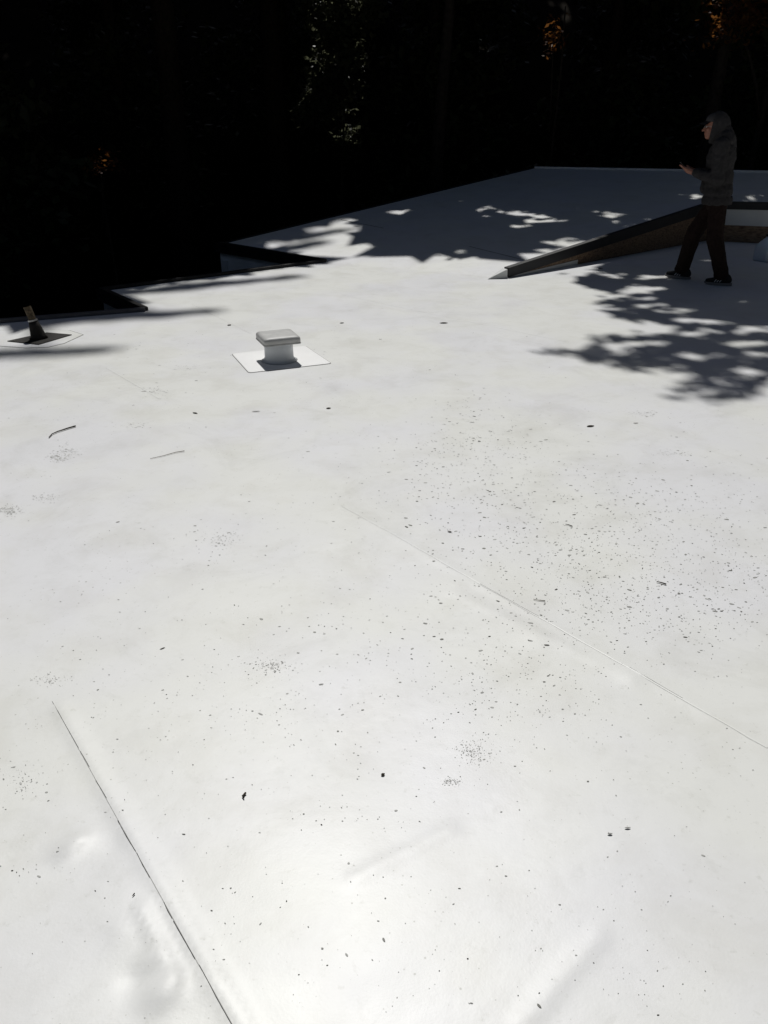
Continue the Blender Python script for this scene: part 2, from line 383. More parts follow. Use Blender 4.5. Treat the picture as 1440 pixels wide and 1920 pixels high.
for (a, b) in (((98, 1316), (148, 1405)), ((151, 1411), (168, 1440)), ((180, 1465), (200, 1498)), ((221, 1540), (255, 1598)), ((257, 1601), (281, 1647)), ((308, 1694), (323, 1724)), ((326, 1729), (366, 1800)), ((374, 1812), (436, 1925))):
    seam_px([a, ((a[0] + b[0]) / 2 + random.uniform(-1.2, 1.2), (a[1] + b[1]) / 2), b], random.uniform(.0012, .0021), .0022, 'crack')
seam_px([(98, 1316), (149, 1408), (200, 1500), (256, 1600), (308, 1694), (370, 1806), (440, 1930)], .0014, .0012, 'speck_l')
seam_px([(640, 948), (740, 1003), (860, 1072), (1000, 1152), (1200, 1266), (1440, 1402)], .012, .0013, 'membrane')
seam_px([(900, 1096), (985, 1144), (1010, 1158)], .0012, .0022, 'speck_a'); seam_px([(1180, 1254), (1280, 1311)], .0012, .0022, 'speck_a')
seam_px([(640, 552), (760, 578), (900, 607), (1060, 640)], .02, .002, 'membrane', zf=lambda x, y: 0)
seam_px([(360, 570), (470, 625)], .02, .002, 'membrane', zf=lambda x, y: 0); seam_px([(200, 690), (300, 748)], .016, .0016, 'membrane', zf=lambda x, y: 0)
for pts in ([(640, 412), (720, 428)], [(880, 462), (985, 488)]):
    ribbon('seam', [atu(*p) for p in pts], .03, .004, 'crack' if pts[0][0] == 1 else 'speck_a', uproof, zf=upz)

# ------------------------------------------------------------ dirt specks lying on the membrane
clusters = [((1130, 980), (220, 75), 1300), ((1180, 1110), (200, 60), 800), ((890, 860), (80, 60), 480), ((980, 1290), (110, 65), 340), ((860, 800), (45, 35), 90),
            ((1330, 1150), (90, 50), 130), ((888, 1412), (16, 13), 220), ((700, 1240), (160, 70), 130), ((600, 1420), (260, 120), 170), ((400, 1010), (60, 30), 40),
            ((300, 1270), (120, 60), 60), ((125, 848), (14, 6), 130), ((108, 860), (10, 4), 110), ((20, 957), (14, 5), 190), ((85, 935), (16, 4), 90), ((285, 733), (14, 4), 90), ((255, 797), (16, 4), 60), ((845, 1465), (10, 4), 80), ((560, 660), (16, 3), 50), ((350, 690), (16, 3), 60), ((1210, 775), (12, 3), 60), ((1260, 850), (18, 3), 60), ((415, 1010), (16, 8), 90), ((510, 1250), (16, 6), 110), ((95, 1275), (18, 6), 90), ((40, 1465), (15, 15), 60),
            ((50, 1470), (25, 25), 30), ((45, 1630), (40, 10), 14), ((1170, 1700), (140, 90), 60), ((1230, 1850), (60, 30), 22), ((600, 1750), (300, 100), 110), ((720, 1530), (60, 14), 22),
            ((1000, 560), (260, 60), 40), ((300, 660), (150, 30), 40), ((720, 1100), (500, 300), 420), ((640, 800), (400, 90), 90), ((500, 1250), (22, 10), 30), ((510, 1350), (70, 20), 40)]
specV = [[], [], [], []]; specF = [[], [], [], []]
for (cx, cy_), (sx, sy), n in clusters:
    for _ in range(n):
        px = RNG.normal(cx, sx); py = RNG.normal(cy_, sy)
        if not (-20 < px < 1460 and 600 < py < 1940): continue
        p = at(px, py); k = int(RNG.choice([0, 0, 0, 0, 0, 1, 1, 2] if sx > 30 else [0, 0, 0, 1]))
        r = (.0009 + .0016 * RNG.random() ** 2 + (.0022 if RNG.random() < .05 else 0)) * (1.0 if k < 2 else .8)
        r *= min(2.6, .55 + .24 * p.y)
        if py > 1250: r *= .8
        if sx < 19: r *= .8; k = 3 if RNG.random() < .82 else 0
        z = relief(p.x, p.y) + .0011; nn = 6; ph = RNG.normal() * .45; el = 1 + RNG.random() * 1.6; base = len(specV[k])
        ca, sa = math.cos(ph), math.sin(ph)
        for j in range(nn):
            a = 2 * math.pi * j / nn; rr = r * (.65 + .5 * RNG.random()); u, v_ = rr * el * math.cos(a), rr * math.sin(a)
            specV[k].append((p.x + u * ca - v_ * sa, p.y + u * sa + v_ * ca, z))
        specF[k].append([base + j for j in range(nn)])
Vv = []; Ff = []; mi = []
for k in range(4):
    b_ = len(Vv); Vv += specV[k]; Ff += [[i + b_ for i in f] for f in specF[k]]; mi += [k] * len(specF[k])
me = np_mesh('dirt_specks', Vv, Ff); o = mesh_obj('dirt_specks', me, [M['speck_a'], M['speck_b'], M['speck_c'], M['speck_l']]); me.polygons.foreach_set('material_index', mi)
tag(o, 'scattered grey dirt specks lying on the white roof', 'dirt', kind='stuff')

# ------------------------------------------------------------ roof vent with square cap
def sq_loft(bm, cx, cy, rz, rings, r_c, seg=5):
    """rings: (half, z, corner radius)"""
    allr = []
    for h, z, rc in rings:
        row = []
        for qx, qy, a0 in ((1, 1, 0), (-1, 1, 90), (-1, -1, 180), (1, -1, 270)):
            for k in range(seg + 1):
                a = R(a0 + 90 * k / seg); x = qx * (h - rc) + rc * math.cos(a); y = qy * (h - rc) + rc * math.sin(a)
                row.append(bm.verts.new((cx + x * math.cos(rz) - y * math.sin(rz), cy + x * math.sin(rz) + y * math.cos(rz), z)))
        allr.append(row)
    for a, b in zip(allr, allr[1:]):
        for k in range(len(a)): bm.faces.new((a[k], a[(k + 1) % len(a)], b[(k + 1) % len(a)], b[k]))
    bm.faces.new(allr[0][::-1]); bm.faces.new(allr[-1])
vp = at(524, 676); vent = empty('roof_vent', vp); tag(vent, 'short white roof vent with a square grey rounded cap', 'vent')
bm = bmesh.new()
pts = [at(*p) - vp for p in ((435, 664), (467, 699.5), (621, 682), (572, 649))]
n4 = len(pts); rp = []
for i in range(n4):
    p0, p1, p2 = pts[i - 1], pts[i], pts[(i + 1) % n4]; d0 = (p0 - p1).normalized() * .03; d1 = (p2 - p1).normalized() * .03
    for k in range(5):
        t_ = k / 4; rp.append((p1 + d0 * (1 - t_) ** 2 + d1 * t_ ** 2))
add_prism(bm, [(p.x, p.y) for p in rp], [.0005] * len(rp), [.004] * len(rp)); pt = bm_obj('flashing_patch', bm, M['patch'], vent)
bm = bmesh.new(); o2 = [Vector((0, 0, 0)) + p * 1.02 for p in rp]
add_prism(bm, [(p.x, p.y) for p in o2], [.0003] * len(rp), [.0012] * len(rp)); s_ = bm_obj('weld_line', bm, M['speck_a'], pt)
bm = bmesh.new(); PR = .108
add_tube(bm, [(0, 0, .004), (0, 0, .012), (0, 0, .03), (0, 0, .10), (0, 0, .175)], [PR + .03, PR + .012, PR + .002, PR, PR], 48); bm_obj('vent_pipe', bm, M['pipe_white'], vent, True)
bm = bmesh.new(); _e = at(621, 682) - at(467, 699.5); ca = math.atan2(_e.y, _e.x)
sq_loft(bm, 0, 0, ca, [(.128, .156, .02), (.139, .156, .020), (.139, .184, .020), (.137, .195, .022), (.129, .204, .026), (.108, .209, .035)], 0)
for f in bm.faces: f.smooth = True
co = bm_obj('vent_cap', bm, M['cap'], vent)
bm = bmesh.new(); sq_loft(bm, 0, 0, ca, [(.142, .151, .022), (.142, .158, .022)], 0); bm_obj('cap_rim', bm, M['cap'], co)

# ------------------------------------------------------------ black pipe boot on a square base
pp = at(73, 636); boot = empty('vent_pipe', pp); tag(boot, 'slanting rusty vent pipe in a black rubber boot on a square base', 'vent')
bm = bmesh.new(); pts = [at(*p) - pp for p in ((14, 641), (73, 647.5), (135, 629), (88, 625))]
add_prism(bm, [(p.x, p.y) for p in pts], [.004] * 4, [.009] * 4); bm_obj('base_plate', bm, M['tar'], boot)
bm = bmesh.new(); ring = [at(*p) - pp for p in ((-60, 642), (0, 649), (50, 652.5), (90, 651), (120, 644), (155, 628), (130, 620), (60, 617), (-40, 622))]
add_prism(bm, [(p.x, p.y) for p in ring], [.0005] * 9, [.0025] * 9); pt = bm_obj('flashing_patch', bm, M['membrane'], boot)
bm = bmesh.new(); add_prism(bm, [(p.x * 1.03, p.y * 1.03) for p in ring], [.0002] * 9, [.001] * 9); bm_obj('weld_line', bm, M['speck_b'], pt)
bm = bmesh.new(); add_tube(bm, [(0.0, 0, .008), (0, 0, .03), (-.010, .0, .10), (-.018, 0, .155)], [.075, .060, .048, .036], 24); bm_obj('rubber_boot', bm, M['tar'], boot, True)
bm = bmesh.new(); add_tube(bm, [(-.018, 0, .153), (-.020, 0, .165)], [.039, .039], 24); bm_obj('hose_clamp', bm, M['steel'], boot, False)
bm = bmesh.new(); add_tube(bm, [(-.019, 0, .155), (-.030, 0, .21), (-.044, 0, .27)], [.029, .030, .031], 20, False)
add_tube(bm, [(-.044, 0, .27), (-.030, 0, .21)], [.024, .023], 20, False); rp_ = bm_obj('rusty_pipe', bm, M['rust'], boot, True)

# ------------------------------------------------------------ loose debris
def leaf_bit(px, py, ln, wd, rz, label, m='debris', cat='leaf', name='dry_leaf'):
    p = at(px, py); bm = bmesh.new(); n_ = 8; mid = []
    L_, R_ = [], []
    for i in range(n_ + 1):
        t_ = i / n_; ww = wd * .5 * math.sin(math.pi * min(.98, t_ * .93 + .04)) ** .8; x = (t_ - .5) * ln; zc = .0035 + .06 * wd * math.sin(t_ * 3.1)
        mid.append(bm.verts.new((x, 0, zc))); L_.append(bm.verts.new((x, ww, zc - .002))); R_.append(bm.verts.new((x, -ww, zc - .001)))
    for i in range(n_):
        bm.faces.new((mid[i], mid[i + 1], L_[i + 1], L_[i])); bm.faces.new((R_[i], R_[i + 1], mid[i + 1], mid[i]))
    o = bm_obj(name, bm, M[m]); o.location = (p.x, p.y, relief(p.x, p.y) + .0015); o.rotation_euler = (0, 0, rz); tag(o, label, cat, 'bits of leaf litter on the white roof'); return o
def twig(pxs, r, label, m='debris', group=None):
    pts = [at(*p) for p in pxs]; c = pts[0].copy(); bm = bmesh.new(); n_ = len(pts)
    add_tube(bm, [p - c + Vector((0, 0, r + .001)) for p in pts], [r * (.55 + .45 * i / (n_ - 1)) for i in range(n_)], 7)
    q = pts[n_ // 2] - c
    o = bm_obj('twig', bm, M[m], None, True); o.location = (c.x, c.y, relief(c.x, c.y) + .001); tag(o, label, 'twig', 'twigs on the white roof')
twig([(92, 822), (98, 815.5), (108, 811), (116, 808.5), (128, 804.5), (142, 800.5)], .0045, 'dark curved twig lying on the roof near its left edge')
twig([(282, 861), (305, 856), (330, 849), (346, 846.5)], .002, 'thin straight pale twig on the roof between the curved twig and the vent', 'pale_debris')
twig([(1060, 984), (1066, 985), (1073, 988)], .0022, 'tiny dark twig among the dirt specks right of centre')
twig([(1231, 1091), (1240, 1093), (1249, 1096)], .003, 'short thick dark twig among specks near the right side of the roof')
twig([(1000, 1125), (1250, 1141)][:1] + [(1010, 1127), (1022, 1128)], .0018, 'tiny grey twig beside the long seam', 'pale_debris')
twig([(458, 1499), (455, 1495), (461, 1489)], .003, 'small bent dark twig right of the cracked seam in the foreground')
twig([(249, 1683), (253, 1678)], .0016, 'tiny dark twig touching the cracked seam')
leaf_bit(832, 606, .075, .035, .1, 'largest dark dry leaf on the far right of the vent, before the step')
leaf_bit(1107, 799.5, .05, .022, .3, 'dark dry leaf on bare roof below the right leaf shadow')
leaf_bit(430, 610, .04, .03, 1, 'small round dark leaf behind and left of the vent')
leaf_bit(641, 606, .04, .025, .4, 'small dark leaf behind and right of the vent')
leaf_bit(616, 766, .032, .02, .2, 'small dark leaf in front of the vent toward the right')
leaf_bit(480, 772, .05, .01, .1, 'narrow dark needle leaf straight in front of the vent')
leaf_bit(366, 775, .04, .014, -.5, 'narrow dark leaf left of the vent toward the camera')
leaf_bit(718, 1452, .012, .010, .7, 'round black crumb alone on the bright foreground roof', cat='crumb', name='crumb')
leaf_bit(843, 998, .022, .009, -.5, 'dark leaf bit at the left border of the dense dirt specks')
leaf_bit(1192, 794, .03, .008, .1, 'yellowish leaf bit just under the right leaf shadow', 'pale_debris')
leaf_bit(1143, 1567, .013, .006, .1, 'grey leaf bit on the clean lower right roof, left one of two', 'speck_a')
leaf_bit(1176, 1556, .016, .005, .1, 'grey leaf bit on the clean lower right roof, right one of two', 'speck_a')
leaf_bit(1126, 504, .07, .05, .4, 'dark leaf at the foot of the brown step board')
leaf_bit(985, 338, .1, .07, .4, 'pale orange leaf on the shaded far roof corner', 'pale_debris')

# ------------------------------------------------------------ white jug
jp = at(1432, 489); jug = empty('plastic_jug', jp, R(30)); tag(jug, 'milky blue white plastic jug standing in the shade by the brown step', 'jug')
bm = bmesh.new()
sq_loft(bm, 0, 0, 0, [(.095, .002, .03), (.108, .015, .035), (.110, .15, .04), (.104, .19, .05), (.08, .235, .06), (.045, .27, .04), (.03, .285, .029), (.03, .305, .029)], 0)
for f in bm.faces: f.smooth = True
jb = bm_obj('jug_body', bm, M['jug'], jug)
bm = bmesh.new(); add_tube(bm, [(.055, 0, .255), (.10, 0, .25), (.118, 0, .21), (.118, 0, .15), (.10, 0, .12)], [.014, .014, .014, .014, .012], 10); bm_obj('handle', bm, M['jug'], jug, True)
bm = bmesh.new(); add_tube(bm, [(0, 0, .300), (0, 0, .33)], [.036, .034], 20); bm_obj('jug_lid', bm, M['jugcap'], jug)

# ------------------------------------------------------------ person
per = empty('person', (3.56, 8.97, 0), R(154.5)); tag(per, 'person in grey hoodie with hood up over a peaked cap, dark trousers, holding a phone', 'person')
HD = Vector((.115, 0, 1.565))
def arms(bm, rs, re, rw, shoulders=True):
    for s in (1, -1):
        sh = (.015, s * .185, 1.405); el = (-.015, s * .245, 1.085); wr = (.235, s * .10, 1.135)
        add_capsule(bm, sh, el, rs, re); add_capsule(bm, el, wr, re, rw)
PC = Vector((.345, 0, 1.185)); PU = Vector((.8, 0, .6)); PN = Vector((-.6, 0, .8)); PY = Vector((0, 1, 0))
bm = bmesh.new()
# head
add_ell(bm, HD + Vector((-.01, 0, .045)), (.098, .078, .095)); add_ell(bm, HD + Vector((.022, 0, -.03)), (.072, .062, .088)); add_ell(bm, HD + Vector((.052, 0, -.088)), (.034, .034, .028))
add_ell(bm, HD + Vector((.072, 0, .018)), (.022, .055, .014))
add_capsule(bm, HD + Vector((.088, 0, .01)), HD + Vector((.113, 0, -.03)), .008, .014); add_ell(bm, HD + Vector((.100, .011, -.034)), (.010, .008, .007)); add_ell(bm, HD + Vector((.100, -.011, -.034)), (.010, .008, .007))
add_ell(bm, HD + Vector((.084, 0, -.058)), (.012, .024, .006)); add_ell(bm, HD + Vector((.081, 0, -.071)), (.012, .021, .007))
for s in (1, -1):
    add_ell(bm, HD + Vector((.055, s * .042, -.02)), (.028, .02, .022)); add_ell(bm, HD + Vector((-.01, s * .08, -.005)), (.018, .01, .03))
add_capsule(bm, (.03, 0, 1.42), HD + Vector((-.015, 0, -.06)), .062, .056)
# trunk
add_ell(bm, (.0, 0, 1.25), (.115, .16, .22)); add_ell(bm, (-.03, 0, 1.03), (.115, .145, .17)); add_ell(bm, (-.05, 0, .90), (.10, .14, .10)); add_capsule(bm, (.01, .15, 1.4), (.01, -.15, 1.4), .065, .065)
arms(bm, .055, .042, .028)
LEG = {-1: ((-.045, -.085, .88), (.15, -.10, .50), (.215, -.11, .09)), 1: ((-.055, .085, .88), (-.085, .10, .49), (-.235, .11, .09))}
for s, (h, k, a) in LEG.items():
    add_capsule(bm, h, k, .072, .056); add_capsule(bm, k, a, .054, .038)
# hands
for s in (1, -1):
    wr = Vector((.235, s * .10, 1.135)); kn = PC - PU * .035 + PY * s * .058 - PN * .012
    add_capsule(bm, wr, kn, .026, .022); add_capsule(bm, wr + Vector((0, 0, -.008)), kn - PU * .02, .024, .022); add_capsule(bm, wr, kn + PU * .025, .02, .018)
    for i, ln in enumerate((.92, 1.05, 1.0, .82)):
        t_ = .045 - .022 * i; b0_ = PC + PU * (t_ - .015) + PY * s * .056 - PN * .012; m0 = PC + PU * (t_ + .006) + PY * s * (.056 - .006) - PN * .021
        m1 = PC + PU * (t_ + .008) + PY * s * (.050 - .022 * ln) - PN * .022; tip = PC + PU * (t_ + .004) + PY * s * (.050 - .038 * ln) - PN * .0185
        add_capsule(bm, kn, b0_, .012, .010, 1); add_capsule(bm, b0_, m0, .0095, .009, 1); add_capsule(bm, m0, m1, .009, .0082, 1); add_capsule(bm, m1, tip, .0082, .007, 1)
    th0 = wr.lerp(kn, .45) + PN * .014; th1 = PC - PU * .035 + PY * s * .047 + PN * .016; th2 = PC - PU * .005 + PY * s * .024 + PN * .0155
    add_capsule(bm, th0, th1, .014, .0105, 1); add_capsule(bm, th1, th2, .0105, .008, 1)
body = remeshed('body', bm, M['skin'], per, .0048, 2)
for s in (1, -1):
    bm = bmesh.new(); add_ell(bm, HD + Vector((.077, s * .031, .003)), (.011, .012, .009), sub=2); bm_obj('eye', bm, M['eye'], per, True)
# phone (a thing of its own)
def wp(v): return per.matrix_basis @ Vector(v)
ph = empty('phone', (0, 0, 0)); tag(ph, 'dark phone held in both hands of the hooded person', 'phone')
mw = Matrix.Translation((3.56, 8.97, 0)) @ Matrix.Rotation(R(154.5), 4, 'Z')
rot = Matrix((PU, PY, PN)).transposed().to_4x4(); rot = rot if rot.determinant() > 0 else rot
ph.matrix_world = mw @ Matrix.Translation(PC) @ rot
bm = bmesh.new(); bmesh.ops.create_cube(bm, size=1, matrix=Matrix.Diagonal((.15, .073, .009, 1))); bevel_all(bm, .0035, 3); bm_obj('phone_case', bm, M['dark'], ph)
bm = bmesh.new(); bmesh.ops.create_cube(bm, size=1, matrix=Matrix.Translation((0, 0, .0051)) @ Matrix.Diagonal((.138, .064, .0008, 1))); bm_obj('screen', bm, M['glass'], ph)
# hoodie
def fold(co):
    c = Vector(co); return .008 * noise.noise(Vector((c.x * 7, c.y * 7, c.z * 20))) + .004 * noise.noise(c * 32)
def hoodie_bm(sleeves):
    bm = bmesh.new()
    add_ell(bm, (.0, 0, 1.26), (.148, .195, .225)); add_ell(bm, (-.01, 0, 1.07), (.15, .185, .19)); add_capsule(bm, (-.025, .05, .93), (-.025, -.05, .93), .135, .135); add_capsule(bm, (0.005, .165, 1.395), (.005, -.165, 1.395), .083, .083)
    for s in (1, -1):
        sh = Vector((.01, s * .19, 1.40)); el = Vector((-.02, s * .25, 1.08)); wr = Vector((.205, s * .115, 1.128))
        add_capsule(bm, sh, el, .082, .068); add_capsule(bm, el, wr, .066, .048); add_capsule(bm, wr, wr + (wr - el).normalized() * .02, .042, .040)
    # kangaroo pocket and waistband
    add_ell(bm, (.125, 0, 1.0), (.035, .12, .08))
    add_capsule(bm, (.0, .06, 1.47), (.0, -.06, 1.47), .07, .07)
    return bm
_hb = hoodie_bm(True); add_capsule(_hb, (-.03, .045, .94), (-.03, -.045, .94), .152, .152)
bmesh.ops.bisect_plane(_hb, geom=_hb.verts[:] + _hb.edges[:] + _hb.faces[:], plane_co=(0, 0, .87), plane_no=(0, 0, -1), clear_outer=True); bmesh.ops.holes_fill(_hb, edges=[e for e in _hb.edges if e.is_boundary])
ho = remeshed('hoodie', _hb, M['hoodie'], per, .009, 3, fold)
bm = bmesh.new(); prev = None; nn = 36
for rx, ry, z in ((.148, .190, .90), (.156, .200, .875), (.157, .201, .85), (.152, .195, .825), (.138, .18, .818), (.120, .16, .83)):
    row = [bm.verts.new((-.032 + (rx + .003 * math.sin(k * 5)) * math.cos(2 * math.pi * k / nn), (ry + .003 * math.sin(k * 5)) * math.sin(2 * math.pi * k / nn), z + .004 * math.sin(k * 1.7))) for k in range(nn)]
    if prev:
        for k in range(nn): bm.faces.new((prev[k], row[k], row[(k + 1) % nn], prev[(k + 1) % nn]))
    prev = row
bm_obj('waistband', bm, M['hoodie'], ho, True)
# hood : shell around the head open at the face
bm = bmesh.new(); n_u, n_v = 28, 22; rows = []
for i in range(n_v + 1):
    th = R(76 + 104 * i / n_v) ; row = []      # angle from the face axis (+x tipped down) to the back
    for j in range(n_u):
        a = 2 * math.pi * j / n_u
        d = Vector((math.cos(th), math.sin(th) * math.cos(a), math.sin(th) * math.sin(a)))
        d = Matrix.Rotation(R(-6), 3, 'Y') @ d
        r = Vector((.140, .112, .150)); c = HD + Vector((-.012, 0, .004)); lo = max(0, -d.z)
        p = c + Vector((d.x * r.x, d.y * r.y * (1 + .25 * lo), d.z * r.z * (1 + .10 * lo)))
        p += d * (.006 * noise.noise(p * 16)); row.append(bm.verts.new(p))
    rows.append(row)
for a, b in zip(rows, rows[1:]):
    for k in range(n_u): bm.faces.new((a[k], a[(k + 1) % n_u], b[(k + 1) % n_u], b[k]))
bmesh.ops.remove_doubles(bm, verts=bm.verts, dist=.0008); bmesh.ops.recalc_face_normals(bm, faces=bm.faces); bmesh.ops.solidify(bm, geom=bm.faces[:], thickness=.006)
bm_obj('hood', bm, M['hoodie'], ho, True)
bm = bmesh.new(); add_capsule(bm, (.06, .05, 1.44), (.06, -.05, 1.44), .045, .045); add_capsule(bm, (.03, 0, 1.53), (-.03, 0, 1.40), .088, .105); add_capsule(bm, (-.02, .06, 1.45), (-.02, -.06, 1.45), .09, .09); add_capsule(bm, (0, .09, 1.475), (0, -.09, 1.475), .05, .05)
remeshed('collar', bm, M['hoodie'], ho, .009, 3, fold)
# cap with bill
bm = bmesh.new(); add_ell(bm, HD + Vector((-.005, 0, .062)), (.108, .09, .078))
bmesh.ops.bisect_plane(bm, geom=bm.verts[:] + bm.edges[:] + bm.faces[:], plane_co=HD + Vector((0, 0, .045)), plane_no=(.12, 0, -1), clear_outer=True)
capo = bm_obj('cap', bm, M['capm'], per, True)
bm = bmesh.new(); g = []
for i in range(9):
    a = R(-62 + 124 * i / 8); row = []
    for t_ in (0, .35, .7, 1):
        r0 = .085; ext = .085 * t_ * math.cos(a) ** .6
        row.append(bm.verts.new(HD + Vector((.0 + math.cos(a) * r0 + ext, math.sin(a) * .078 * (1 - .12 * t_), .062 - .030 * t_ - .018 * math.sin(a) ** 2))))
    g.append(row)
for a, b in zip(g, g[1:]):
    for k in range(3): bm.faces.new((a[k], b[k], b[k + 1], a[k + 1]))
bmesh.ops.solidify(bm, geom=bm.faces[:], thickness=.004); bm_obj('bill', bm, M['capm'], capo, True)
# glasses
bm = bmesh.new()
for s in (1, -1):
    c = HD + Vector((.102, s * .034, .004)); add_tube(bm, [c + Vector((-.006 * abs(math.cos(a)) , s * .024 * math.cos(a), .019 * math.sin(a))) for a in [k * math.pi / 8 for k in range(17)]], [.0026] * 17, 6)
    add_tube(bm, [c + Vector((-.004, s * .025, .005)), HD + Vector((.05, s * .072, .008)), HD + Vector((-.01, s * .083, .004))], [.0025] * 3, 6)
add_tube(bm, [HD + Vector((.104, .010, .008)), HD + Vector((.108, 0, .010)), HD + Vector((.104, -.010, .008))], [.0024] * 3, 6)
bm_obj('glasses', bm, M['steel'], per, True)
# trousers
bm = bmesh.new(); add_ell(bm, (-.04, 0, .84), (.118, .155, .11))
for s, (h, k, a) in LEG.items():
    h, k, a = Vector(h), Vector(k), Vector(a); ab = k.lerp(a, .93)
    add_capsule(bm, h, k, .098, .090); add_capsule(bm, k, ab, .090, .078); add_capsule(bm, ab, ab + Vector((.01, 0, -.012)), .078, .074)
def fold2(co):
    c = Vector(co); return .007 * noise.noise(Vector((c.x * 9, c.y * 9, c.z * 13))) + .003 * noise.noise(c * 30)
remeshed('trousers', bm, M['trousers'], per, .009, 3, fold2)
# shoes
def shoe(ax, ay, pitch):
    e = bpy.data.objects.new('shoe', None)
    bm = bmesh.new()
    add_capsule(bm, (-.055, 0, .060), (-.04, 0, .085), .040, .040); add_capsule(bm, (-.05, 0, .05), (.07, 0, .048), .036, .040); add_capsule(bm, (.06, 0, .048), (.155, .004, .040), .040, .027); add_capsule(bm, (-.03, 0, .085), (.06, 0, .06), .036, .034)
    o = remeshed('shoe', bm, M['shoe'], per, .006, 2); o.location = (ax, ay, 0); o.rotation_euler = (0, pitch, 0)
    b2 = bmesh.new(); ol = []
    for k in range(28):
        a = 2 * math.pi * k / 28; x = .045 + .145 * math.cos(a); y = (.044 + .008 * math.cos(a)) * math.sin(a); ol.append((x, y))
    add_prism(b2, ol, [.002 + (.016 if p[0] > .15 else 0) * (p[0] - .15) / .04 for p in ol], [.030] * 28); bm_obj('sole', b2, M['sole'], o)
    for sd in (1, -1):
        for k in range(3):
            b3 = bmesh.new(); x_ = .010 + .026 * k; pts = []
            add_tube(b3, [(x_ + .020, sd * .0435, .038), (x_ + .008, sd * .0435, .056), (x_ - .002, sd * .035, .075)], [.0045] * 3, 6); bm_obj('stripe', b3, M['stripe'], o)
    return o
shoe(.20, -.11, R(-3)); shoe(-.25, .11, R(0))

# ------------------------------------------------------------ ground and trees
def gz(x, y):
    r = max(0, y - 24) * .62 + max(0, -x - 16) * .45 + max(0, x - 22) * .35
    return -3.2 + r + .35 * noise.noise(Vector((x * .15, y * .15, 0))) * (1 if y > 12 else .3)
gx = np.concatenate([np.arange(-160, -30, 10), np.arange(-30, 30, 1.5), np.arange(30, 161, 10)]); gy = np.concatenate([np.arange(-160, 0, 10), np.arange(0, 60, 1.5), np.arange(60, 171, 10)])
V = [(float(x), float(y), min(gz(x, y), 34)) for y in gy for x in gx]; n_ = len(gx)
Fq = [(j * n_ + i, j * n_ + i + 1, (j + 1) * n_ + i + 1, (j + 1) * n_ + i) for j in range(len(gy) - 1) for i in range(n_ - 1)]
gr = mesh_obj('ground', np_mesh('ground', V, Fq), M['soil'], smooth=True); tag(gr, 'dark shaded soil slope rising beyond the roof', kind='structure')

SH_A = [(690, 383), (1000, 290), (1470, 290), (1480, 384), (1440, 383), (1335, 384), (1240, 412), (1150, 438), (1085, 447), (1045, 462), (1000, 456), (965, 470), (925, 474), (850, 482), (790, 472), (735, 466), (700, 452), (745, 440), (690, 428), (700, 415), (660, 405), (640, 397), (672, 390)]
SH_B = [(1120, 503), (1200, 480), (1290, 455), (1480, 440), (1480, 705), (1440, 695), (1410, 742), (1362, 768), (1312, 757), (1275, 728), (1330, 712), (1260, 695), (1130, 686), (985, 656), (1120, 654), (1225, 664), (1135, 628), (1250, 632), (1330, 640), (1250, 610), (1190, 590), (1150, 557), (1200, 556), (1140, 540), (1080, 523), (1180, 528), (1150, 508)]
GAPS = [(725, 396, 30, 6), (890, 400, 26, 5), (905, 388, 30, 3), (960, 399, 32, 5), (1010, 404, 30, 4), (1050, 418, 34, 6), (1150, 404, 26, 5), (880, 436, 24, 6), (968, 426, 12, 3), (1170, 418, 20, 3), (850, 378, 20, 3), (985, 455, 26, 6),
        (1290, 345, 34, 5), (1278, 356, 20, 3), (1300, 368, 26, 3), (1400, 335, 22, 4), (1418, 372, 26, 5), (1225, 372, 12, 2), (1020, 455, 30, 8),
        (1225, 520, 34, 6), (1210, 543, 50, 7), (1290, 545, 55, 5), (1325, 552, 16, 4), (1420, 556, 26, 4), (1245, 572, 50, 5), (1300, 585, 60, 5), (1330, 601, 60, 4), (1410, 618, 40, 5), (1180, 612, 40, 5), (1300, 625, 40, 4), (1400, 645, 40, 4), (1420, 665, 36, 5), (1200, 645, 60, 4), (1300, 668, 40, 4), (1390, 700, 36, 7), (1340, 735, 16, 5), (1320, 477, 12, 3), (1376, 480, 10, 3), (1290, 496, 16, 3)]
FING = [((-60, 668), (205, 655), 9, 3), ((60, 606), (395, 583), 7, 4), ((200, 553), (560, 518), 7, 3), ((430, 462), (560, 440), 9, 4), ((500, 476), (600, 455), 6, 3), ((560, 448), (640, 432), 4, 3), ((450, 452), (720, 392), 5, 4)]
UPA = [(p.x, p.y) for p in UP]; LOA = [(p.x, p.y) for p in LOW]
def vnoise(X, Y, s, seed=0):
    X = X * s + seed * 17.3; Y = Y * s + seed * 9.1; xi = np.floor(X).astype(np.int64); yi = np.floor(Y).astype(np.int64); fx = X - xi; fy = Y - yi
    def h(a, b):
        v = np.sin(a * 127.1 + b * 311.7) * 43758.5453; return v - np.floor(v)
    ux = fx * fx * (3 - 2 * fx); uy = fy * fy * (3 - 2 * fy)
    return (h(xi, yi) * (1 - ux) + h(xi + 1, yi) * ux) * (1 - uy) + (h(xi, yi + 1) * (1 - ux) + h(xi + 1, yi + 1) * ux) * uy
def shade_at(P):
    """where the sun ray through each leaf lands; returns hit kind (0 none,1 roof) and picture coords"""
    s = np.array(S)
    zz = P[:, 2] - K * (NX * P[:, 0] + NY * P[:, 1] - KC); t = zz / (s[2] - K * (NX * s[0] + NY * s[1])); Hu = P - s * t[:, None]; inu = inpoly(Hu[:, 0], Hu[:, 1], UPA)
    t = P[:, 2] / s[2]; Hl = P - s * t[:, None]; inl = inpoly(Hl[:, 0], Hl[:, 1], LOA)
    Hh = np.where(inu[:, None], Hu, Hl); px, py = topx(Hh); return inu | inl, Hh, px, py
